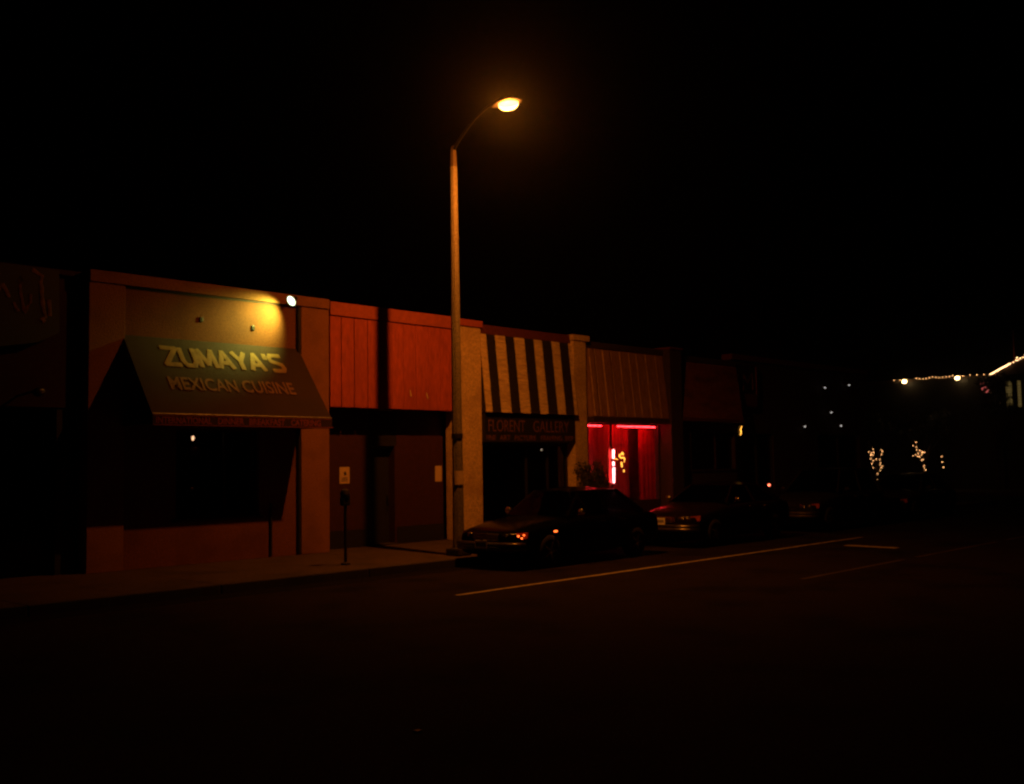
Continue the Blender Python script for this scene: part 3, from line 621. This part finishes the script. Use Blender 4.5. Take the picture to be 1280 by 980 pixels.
for (x_, z_, lbl) in ((35.66, 3.18, 'lowest white lamp of the dark corner building, nearest the shops'), (39.47, 4.89, 'highest white lamp on the dark corner building'), (37.38, 4.70, 'white lamp high on the dark corner building, left of the highest one'), (37.84, 3.76, 'white lamp in the middle of the dark corner building'), (38.63, 3.25, 'low white lamp at the far end of the dark corner building')):
    g_ = thing('wall_lamp', (x_, .25, z_), lbl, 'wall lamp', 'white wall lamps on the dark corner building')
    MB().box(x_-.05, x_+.05, .2, .298, z_-.02, z_+.1, .01).build('bracket', M['dark_metal'], g_)
    MB().ball((x_, .12, z_), .034, 1.1, 1, .9, 10).build('globe', M['white_globe'], g_, True)

# ------------------------------------------------------------------ potted shrubs outside the bar
def leaf_cloud(mb, c, r, n, size, rr):
    for _ in range(n):
        d = Vector((rr.gauss(0, 1), rr.gauss(0, 1), rr.gauss(0, 1))).normalized()*(rr.random()**.45)
        p = Vector(c) + Vector((d.x*r[0], d.y*r[1], d.z*r[2]))
        u = Vector((rr.uniform(-1, 1), rr.uniform(-1, 1), rr.uniform(-1, 1))).normalized(); v = u.orthogonal().normalized()
        s = size*rr.uniform(.6, 1.3)
        mb.bm.faces.new([mb.bm.verts.new(p + u*s), mb.bm.verts.new(p + v*s*.45), mb.bm.verts.new(p - u*s), mb.bm.verts.new(p - v*s*.45)])
for (x_, y_, h_, w2, lbl) in ((21.62, -.85, 2.2, .42, 'taller dark potted shrub against the cream pillar beside the bar'), (22.38, -.7, 2.15, .30, 'shorter dark potted shrub at the left edge of the neon window')):
    t_ = thing('potted_shrub', (x_, y_, .15), lbl, 'potted shrub')
    MB().lathe((x_, y_, .15), [(.16, 0), (.22, .4), (.24, .42), (.24, .46), (.2, .46), (.19, .40)]).build('pot', M['dark_brown'], t_, True)
    MB().tube([(x_, y_, .5), (x_+.03, y_, 1.0), (x_-.02, y_+.02, 1.5)], [.03, .022, .012], 7).build('stem', M['bark'], t_)
    mb = MB(); rr_ = random.Random(int(x_*10))
    for k in range(9): leaf_cloud(mb, (x_ + rr_.uniform(-.5, .5)*w2, y_ + rr_.uniform(-.5, .5)*w2, .9 + (h_-1.2)*rr_.random()), (w2*.6, w2*.6, .32), 260, .045, rr_)
    mb.build('foliage', M['leaf'], t_)

# ------------------------------------------------------------------ cars
def body_ring(w, zb, zm, zs, zc):
    h = [(.72*w, zb), (.95*w, zb+.03), (w, zb+.10), (w*1.0, zm), (w*.985, zs-.05), (w*.93, zs), (.70*w, zc-.012), (.35*w, zc), (0, zc+.004)]
    return h + [(-y, z) for (y, z) in h[-2::-1]]
def make_car(X, Y, name, label, paint, tall=1.0, L=4.6, chrome=True, plate_z=.50, roof_z=1.47, suv=False):
    car = thing(name, (X+L/2, Y, 0), label, 'car', 'cars parked along the kerb')
    k = L/4.6; h = tall
    stn = [(0, .66, .30, .46, .60, .63), (.03, .74, .26, .48, .66, .69), (.14, .815, .23, .5, .71, .755), (.5, .855, .21, .52, .77, .845), (1.0, .87, .20, .54, .83, .91), (1.42, .875, .20, .55, .88, .955), (1.8, .88, .20, .55, .905, .96), (2.6, .88, .20, .55, .915, .95), (3.5, .875, .20, .55, .93, .965), (4.0, .865, .22, .55, .925, .985), (4.35, .835, .26, .55, .90, .965), (4.53, .79, .30, .56, .82, .88), (4.6, .70, .34, .56, .68, .72)]
    if suv: stn[9:11] = [(4.0, .87, .22, .6, .93, .975), (4.42, .855, .28, .6, .92, .97)]
    bm_ = bmesh.new(); rings = []
    for (x_, w, zb, zm, zs, zc) in stn:
        rings.append([bm_.verts.new((X + x_*k, Y + y_, z_*h)) for (y_, z_) in body_ring(w, zb, zm, zs, zc)])
    n = len(rings[0])
    for i in range(len(rings)-1):
        for j in range(n): bm_.faces.new([rings[i][j], rings[i][(j+1) % n], rings[i+1][(j+1) % n], rings[i+1][j]])
    bm_.faces.new(rings[0]); bm_.faces.new(rings[-1][::-1]); bmesh.ops.recalc_face_normals(bm_, faces=bm_.faces)
    me = bpy.data.meshes.new('body'); bm_.to_mesh(me); bm_.free()
    tmp = bpy.data.objects.new('tmp_body', me); COL.objects.link(tmp)
    md = tmp.modifiers.new('s', 'SUBSURF'); md.levels = 2; md.render_levels = 2
    wr = .315*max(1, h*.97); wx = [X + .86*k, X + 3.62*k]
    cut = MB()
    for a in wx:
        for sgn in (-1, 1): cut.lathe((a, Y + sgn*.80, wr), [(wr+.045, -.2), (wr+.045, .2)], 'y', 28)
    bmesh.ops.recalc_face_normals(cut.bm, faces=cut.bm.faces); cme = bpy.data.meshes.new('cut'); cut.bm.to_mesh(cme); cut.bm.free()
    co = bpy.data.objects.new('tmp_cut', cme); COL.objects.link(co)
    bo = tmp.modifiers.new('b', 'BOOLEAN'); bo.operation = 'DIFFERENCE'; bo.object = co; bo.solver = 'EXACT'
    bpy.context.view_layer.update(); dg = bpy.context.evaluated_depsgraph_get()
    bme = bpy.data.meshes.new_from_object(tmp.evaluated_get(dg)); bpy.data.objects.remove(tmp); bpy.data.objects.remove(co)
    bme.name = 'body'; body = link('body', bme, paint, car, True)
    # greenhouse
    zt = roof_z; zb_ = .93*h; wf, wro = .80, .60
    P = {}
    xf0, xf1, xr1, xr0 = X + 1.38*k, X + 2.08*k, X + (3.95 if suv else 3.25)*k, X + (4.3 if suv else 3.98)*k
    rm = MB(); rr = []
    for (x_, dz, ww) in ((xf1-.05, -.055, .56), (xf1+.12, -.012, .60), ((xf1+xr1)/2, .02, .615), (xr1-.12, -.005, .60), (xr1+.05, -.05, .56)):
        rr.append([rm.bm.verts.new((x_, Y + ww*q, zt + dz - .05*abs(q)**3)) for q in (-1, -.6, -.2, .2, .6, 1)])
    for i in range(4):
        for j in range(5): rm.bm.faces.new([rr[i][j], rr[i+1][j], rr[i+1][j+1], rr[i][j+1]])
    bmesh.ops.solidify(rm.bm, geom=rm.bm.faces[:], thickness=.035)
    rm.build('roof', paint, car, True)
    zr = zt - .065
    for sgn in (-1, 1):
        pm_ = MB(); pb = lambda x_: Vector((x_, Y + sgn*wf, zb_)); pr_ = lambda x_: Vector((x_, Y + sgn*.585, zr))
        pm_.tube([pb(xf0+.06), pr_(xf1-.02)], .03, 6).tube([pb((xf0+xr0)/2+.05), pr_((xf1+xr1)/2)], .032, 6).tube([pb(xr0-.1), pr_(xr1)], [.07, .05], 6).tube([pr_(xf1-.03), pr_(xr1+.02)], .026, 6)
        pm_.build('pillar', paint, car)
        mid0, mid1 = (xf0+xr0)/2+.05, (xf1+xr1)/2
        for (a0, a1, t1, t0) in ((xf0+.10, mid0-.03, mid1-.03, xf1), (mid0+.03, xr0-.16, xr1-.03, mid1+.03)):
            y0_, y1_ = Y + sgn*(wf-.01), Y + sgn*.58
            MB().prism([(a0, y0_, zb_), (a1, y0_, zb_), (t1, y1_, zr), (t0, y1_, zr)], (0, -sgn*.006, 0)).build('side_window', M['glass_car'], car)
        # mirror on the door
        mm = MB(); mx_ = xf0 + .28
        mm.ball((mx_, Y + sgn*.98, zb_+.09), .09, .55, 1.0, .75, 12); mm.tube([(mx_, Y + sgn*.86, zb_+.02), (mx_, Y + sgn*.95, zb_+.07)], .02, 6)
        mm.build('mirror', M['chrome'] if chrome else paint, car, True)
    MB().prism([(xf0, Y-.76, zb_+.02), (xf0, Y+.76, zb_+.02), (xf1-.02, Y+.55, zr), (xf1-.02, Y-.55, zr)], (.006, 0, .004)).build('windshield', M['glass_car'], car)
    MB().prism([(xr0, Y-.74, zb_+.03), (xr0, Y+.74, zb_+.03), (xr1, Y+.54, zr), (xr1, Y-.54, zr)], (-.006, 0, .004)).build('rear_window', M['glass_car'], car)
    for (dx) in (1.95, 2.95):
        for sy in (-.36, .36):
            sm = MB().box(X+dx*k, X+(dx+.14)*k, Y+sy-.23, Y+sy+.23, .5, 1.02*h, .05).box(X+dx*k+.02, X+dx*k+.11, Y+sy-.12, Y+sy+.12, 1.05*h, 1.22*h, .03)
            sm.build('seat', M['seat'], car)
    MB().box(xf0+.05, xf0+.45, Y-.7, Y+.7, .7*h, .9*h, .05).build('dashboard', M['black'], car)
    # wheels
    for a in wx:
        for sgn in (-1, 1):
            yo = Y + sgn*.77
            wh = MB().lathe((a, yo, wr), [(wr*.62, -.1), (wr*.93, -.1), (wr, -.07), (wr, .07), (wr*.93, .1), (wr*.62, .1)], 'y', 28).build('tyre', M['tyre'], car, True)
            q = MB().lathe((a, yo + sgn*.06, wr), [(wr*.61, -.03), (wr*.6, .03 if sgn > 0 else -.034), (wr*.5, .0)], 'y', 24)
            for s5 in range(5):
                an = s5*2*PI/5; q.tube([(a, yo+sgn*.07, wr), (a+wr*.56*math.cos(an), yo+sgn*.07, wr+wr*.56*math.sin(an))], [.05, .035], 6)
            q.ball((a, yo+sgn*.085, wr), .05, 1, .5, 1, 10)
            q.build('rim', M['rim'], wh, True)
    # front end: bumper, grille, lamps, plate
    bpm = MB(); pts = [(X+.16, Y-.86), (X-.03, Y-.72), (X-.085, Y-.4), (X-.10, Y), (X-.085, Y+.4), (X-.03, Y+.72), (X+.16, Y+.86)]
    for (za, r_) in ((.40*h, .055), (.47*h, .05)): bpm.tube([(px_, py_, za) for (px_, py_) in pts], r_, 8)
    bpm.build('bumper', M['dark_metal'] if not chrome else M['grey_metal_dark'], car, True)
    gm = MB()
    for j in range(5): gm.box(X-.025, X+.03, Y-.34, Y+.34, (.545+.028*j)*h, (.557+.028*j)*h, .003)
    gm.build('grille', M['chrome'] if chrome else M['dark_metal'], car)
    for sgn in (-1, 1):
        hm_ = MB().prism([(X+.005, Y+sgn*.40, .56*h), (X+.005, Y+sgn*.40, .665*h), (X+.07, Y+sgn*.70, .685*h), (X+.07, Y+sgn*.70, .57*h)], (.04, 0, 0)); hm_.ball((X+.03, Y+sgn*.50, .615*h), .05*h, .5, 1, 1, 14); hm_.ball((X+.05, Y+sgn*.63, .62*h), .045*h, .5, 1, 1, 14)
        hl_ = hm_.build('headlight', M['headlight'], car, True)
        MB().prism([(X+.07, Y+sgn*.705, .57*h), (X+.07, Y+sgn*.705, .685*h), (X+.24, Y+sgn*.835, .70*h), (X+.22, Y+sgn*.83, .59*h)], (.01, sgn*.015, 0)).build('corner_lamp', M['amber_dull'], car)
    pl_ = MB().box(X-.165, X-.155, Y-.155, Y+.155, plate_z-.078, plate_z+.078, .003).build('licence_plate', M['plate'], car)
    ch = MB(); yy = -.12
    for j in range(7): ch.box(X-.168, X-.1655, Y+yy, Y+yy+.024, plate_z-.035, plate_z+.035); yy += .036
    ch.build('plate_characters', M['plate_ink'], pl_)
    MB().box(X+4.605*k, X+4.63*k, Y-.7, Y+.7, .62*h, .74*h, .01).build('tail_lamp', M['red_dull'], car)
    hd = MB()
    for sgn in (-1, 1):
        for dx in (2.35, 3.05): hd.box(X+dx*k, X+(dx+.16)*k, Y+sgn*.875, Y+sgn*.905, .80*h, .825*h, .006)
    hd.build('door_handle', M['chrome'] if chrome else M['dark_metal'], car)
    return car
M['amber_dull'] = mat('amber_lens_unlit', (.55, .12, .02), .15, .1, 30, coat=1)
M['red_dull'] = mat('red_lens_unlit', (.35, .02, .02), .15, .1, 30, coat=1)
M['grey_metal_dark'] = mat('dull_bumper_metal', (.10, .095, .09), .3, .2, 12, metal=.8)
PAINT = lambda n, c: mat(n, c, .2, .08, 3, spec=.06)
car1 = make_car(14.22, -4.33, 'parked_car', 'black parked saloon nearest the street lamp, with amber glints added as glowing balls at its corner', PAINT('black_car_paint', (.002, .0018, .0018)), plate_z=.47, roof_z=1.47)
MB().box(15.18, 15.27, -5.215, -5.195, .665, .70, .008).build('side_marker_glint', M['amber'], car1)  # amber glint on the side marker, put in as emission
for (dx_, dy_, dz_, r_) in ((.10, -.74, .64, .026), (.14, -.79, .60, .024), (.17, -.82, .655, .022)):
    MB().ball((14.22+dx_-.03, -4.33+dy_-.02, dz_), r_, .7, 1, .7, 10).build('glint_ball', M['amber'], car1, True)  # glowing balls stand in for glints on the unlit corner lens
car2 = make_car(20.05, -4.33, 'parked_car', 'dark parked saloon with a bright white plate in front of the neon bar', PAINT('dark_red_car_paint', (.010, .005, .0045)), plate_z=.61, roof_z=1.44, tall=1.05)
car3 = make_car(25.9, -4.3, 'parked_car', 'tall dark parked estate car third in the row with a small red light added over its bonnet', PAINT('charcoal_car_paint', (.014, .014, .015)), tall=1.12, roof_z=1.72, suv=True, chrome=False, plate_z=.6)
car4 = make_car(31.7, -4.3, 'parked_car', 'dark parked saloon farthest from the street lamp with one red lamp lit', PAINT('dark_grey_car_paint', (.018, .018, .018)), chrome=False, plate_z=.55)
MB().ball((26.35, -3.55, 1.27), .035, 1, 1, .9, 10).build('red_light_ball', M['red_lens'], car3, True)  # glowing ball added above the bonnet for a small red light
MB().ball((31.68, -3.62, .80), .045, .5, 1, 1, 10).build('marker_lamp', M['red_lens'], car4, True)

# ------------------------------------------------------------------ lit corner building across the side street
FX = 60.0
b = thing('corner_building', (FX, 4, 0), 'far corner building with string lights on its roof edge and yellow windows', 'building')
MB().box(FX, FX+10, .9, 12, .15, 6.35).build('wall', M['black'], b)
MB().box(FX-.12, FX+10, .9, 12.1, 6.353, 6.5, .02).build('parapet', M['dark_brown'], b)
MB().box(FX-.3, FX+9, -5.5, .88, .15, 6.0).build('turret_wall', M['black'], b)
MB().prism([(FX-.6, 1.35, 6.35), (FX-.6, -2.2, 8.1), (FX-.6, -5.8, 6.35)], (9, 0, 0)).build('turret_roof', M['dark_brown'], b)
for (ya, yb, z0_, z1_) in ((.30, .62, 4.7, 6.0), (-.16, .02, 4.6, 6.0), (-1.0, -.42, 4.5, 6.0)):
    w_ = MB().box(FX-.33, FX-.31, ya, yb, z0_, z1_).build('window', M['lit_blind'], b)
    q = MB()
    for j in range(9): q.box(FX-.35, FX-.335, ya, yb, z0_+.05+(z1_-z0_)*j/9, z0_+.075+(z1_-z0_)*j/9)
    q.box(FX-.37, FX-.335, ya-.06, ya, z0_, z1_).box(FX-.37, FX-.335, yb, yb+.06, z0_, z1_)
    q.build('shutter_slats', M['dark_brown'], w_)
fp = thing('flagpole', (FX-.3, .12, 7.0), 'thin reddish flagpole on the turret of the far corner building', 'flagpole')
MB().tube([(FX-.3, .12, 6.9), (FX-.3, .12, 8.75)], [.04, .02], 8).build('pole', M['letter_red'], fp); MB().ball((FX-.3, .12, 8.78), .05).build('finial', M['chrome'], fp)
# string lights: two countable runs
bulb_me = None
def bulbs(parent, pts, r, m):
    global bulb_me
    mb = MB().ball((0, 0, 0), r, 1, 1, 1.2, 8); me = bpy.data.meshes.new('bulb'); mb.bm.to_mesh(me); mb.bm.free(); me.materials.append(m)
    for p in pts:
        o = bpy.data.objects.new('bulb', me); COL.objects.link(o); o.parent = parent; o.location = Vector(p) - parent.location
s1 = thing('string_lights', (FX-.2, 4, 6.5), 'sagging string of small lights along the flat roof of the far corner building', 'string lights')
run = [(FX-.22, 6.85 - 5.65*i/30, 6.52 - .05*abs(math.sin(i*PI/6)) + rnd.uniform(-.02, .02)) for i in range(31)]
MB().tube(run, .012, 5).build('cable', M['black'], s1); bulbs(s1, [p for i, p in enumerate(run) if rnd.random() < .7], .022, M['bulb_tree'])
s2 = thing('string_lights', (FX-.65, .6, 6.5), 'dense bright string of lights climbing the turret gable', 'string lights')
run2 = [(FX-.65, 1.3 - 1.06*i/22, 6.42 + .52*i/22 + rnd.uniform(-.015, .015)) for i in range(23)] + [(FX-.65, .05 - 1.2*i/14 + rnd.uniform(-.05, .05), 7.05 + .5*i/14 + rnd.uniform(-.12, .12)) for i in range(16)]
MB().tube(run2[:23], .012, 5).build('cable', M['black'], s2); bulbs(s2, run2, .025, M['bulb_warm'])
for (y_, lbl) in ((6.16, 'round glowing roof lamp at the left end of the string lights'), (3.15, 'round glowing roof lamp in the middle of the string lights')):
    g_ = thing('globe_lamp', (FX-.4, y_, 6.4), lbl, 'globe lamp', 'globe lamps under the string lights')
    MB().ball((FX-.4, y_, 6.36), .115, 1, 1.15, .85, 14).build('globe', M['globe'], g_, True)
    MB().tube([(FX-.12, y_, 6.42), (FX-.3, y_, 6.42)], .03, 8).build('bracket', M['dark_metal'], g_)
ns = thing('neon_sign', (FX-.3, 1.75, 5.7), 'small round red neon sign on the far corner building', 'neon sign')
M['neon_dim'] = emit('dim_red_neon', (1, .18, .16), .5, (.3, .05, .05))
MB().tube([(FX-.3, 1.72 + .16*math.cos(a), 5.62 + .15*math.sin(a)) for a in [2*PI*i/14 for i in range(11)]], .03, 6).build('ring', M['neon_dim'], ns, True)
MB().tube([(FX-.3, 1.95, 5.95), (FX-.3, 1.85, 5.98), (FX-.3, 1.75, 5.95)], .03, 6).build('stroke', M['neon_dim'], ns, True)
MB().box(FX-.2, FX-.003, 1.4, 2.1, 5.4, 6.1).build('sign_board', M['black'], ns)

# ------------------------------------------------------------------ trees wound with fairy lights
def tree(x, y, seed, label, h=4.3, cr=1.5):
    rr = random.Random(seed); t_ = thing('street_tree', (x, y, .15), label, 'tree')
    tr = MB().tube([(x, y, .15), (x+.05, y+.03, .9), (x-.03, y, 1.6)], [.11, .085, .07], 8)
    tips = []
    for k in range(6):
        a = 2*PI*k/6 + rr.uniform(-.3, .3); e = Vector((x + cr*.6*math.cos(a), y + cr*.6*math.sin(a), h*.72 + rr.uniform(-.3, .4)))
        m_ = Vector((x, y, 1.55)).lerp(e, .5) + Vector((0, 0, .12)); tr.tube([(x-.03, y, 1.5), m_, e], [.05, .035, .015], 6); tips.append((m_, e))
    tr.build('trunk', M['bark'], t_, True)
    cb = MB()
    for k in range(22):
        a = rr.uniform(0, 2*PI); q = cr*math.sqrt(rr.random())
        leaf_cloud(cb, (x + q*math.cos(a), y + q*math.sin(a), h*.72 + h*.30*rr.random()), (.42, .42, .3), 70, .09, rr)
    cb.build('crown', M['leaf'], t_)
    return tips
def tree_lights(x, y, pts, label):
    s_ = thing('string_lights', (x, y, 1.2), label, 'string lights')
    MB().tube(pts, .008, 4).build('cable', M['black'], s_); bulbs(s_, [(p[0] + rnd.uniform(-.06, .06), p[1] + rnd.uniform(-.09, .09), p[2] + rnd.uniform(-.06, .06)) for p in pts if rnd.random() < .75], .021, M['bulb_tree'])
TX = 57.0
tree(TX+.4, 7.05, 3, 'left dark street tree wound with fairy lights before the far corner building')
tree(TX+.4, 4.4, 5, 'right dark street tree wound with fairy lights before the far corner building')
tree(57.6, .55, 9, 'taller dark tree half hiding the yellow windows of the far corner building', 6.2, .75)
def wob(y0, z0, y1, z1, n): return [(TX-.1, y0+(y1-y0)*i/(n-1), z0+(z1-z0)*i/(n-1)) for i in range(n)]
tree_lights(TX, 7.0, wob(6.55, 2.42, 6.60, 1.45, 8) + wob(6.62, 1.4, 6.85, .75, 6) + wob(7.0, 1.35, 7.12, 1.9, 6) + wob(7.35, 1.8, 7.3, 2.15, 5) + wob(7.1, 2.1, 6.95, 2.4, 4) + wob(7.3, 2.3, 6.85, 1.95, 5), 'warm fairy lights hanging in two strands on the left street tree')
tree_lights(TX, 4.4, wob(4.62, 2.75, 4.55, 2.15, 6) + wob(4.8, 2.05, 4.35, 1.95, 5) + wob(4.3, 2.0, 4.05, 2.25, 6) + wob(4.4, 2.2, 4.15, 2.35, 5) + wob(4.2, 1.9, 4.17, 1.3, 7), 'warm fairy lights in a forked cluster on the right street tree')
gl = thing('fairy_lights', (TX, 3.2, 1.5), 'three faint white fairy lights right of the lit trees', 'string lights')
pts = [(TX, 3.22, 1.98), (TX, 3.2, 1.68), (TX, 3.16, 1.4)]
MB().tube([(TX, 3.22, 2.3)] + pts, .008, 4).build('cable', M['black'], gl); bulbs(gl, pts, .022, M['bulb_tree'])

# ------------------------------------------------------------------ thin haze added to imitate camera bloom round the street lamp
hz = tag(MB().box(-260, 510, -260, 460, -1.0, 12.0).build('haze', None), kind='stuff')
am = bpy.data.materials.new('glow_haze'); am.use_nodes = True; nt = am.node_tree; nt.nodes.remove(nt.nodes['Principled BSDF'])
pv = nt.nodes.new('ShaderNodeVolumePrincipled'); pv.inputs['Density'].default_value = .0004; pv.inputs['Anisotropy'].default_value = .94; pv.inputs['Color'].default_value = (.9, .9, .9, 1)
nt.links.new(pv.outputs[0], nt.nodes['Material Output'].inputs['Volume']); hz.data.materials.append(am)
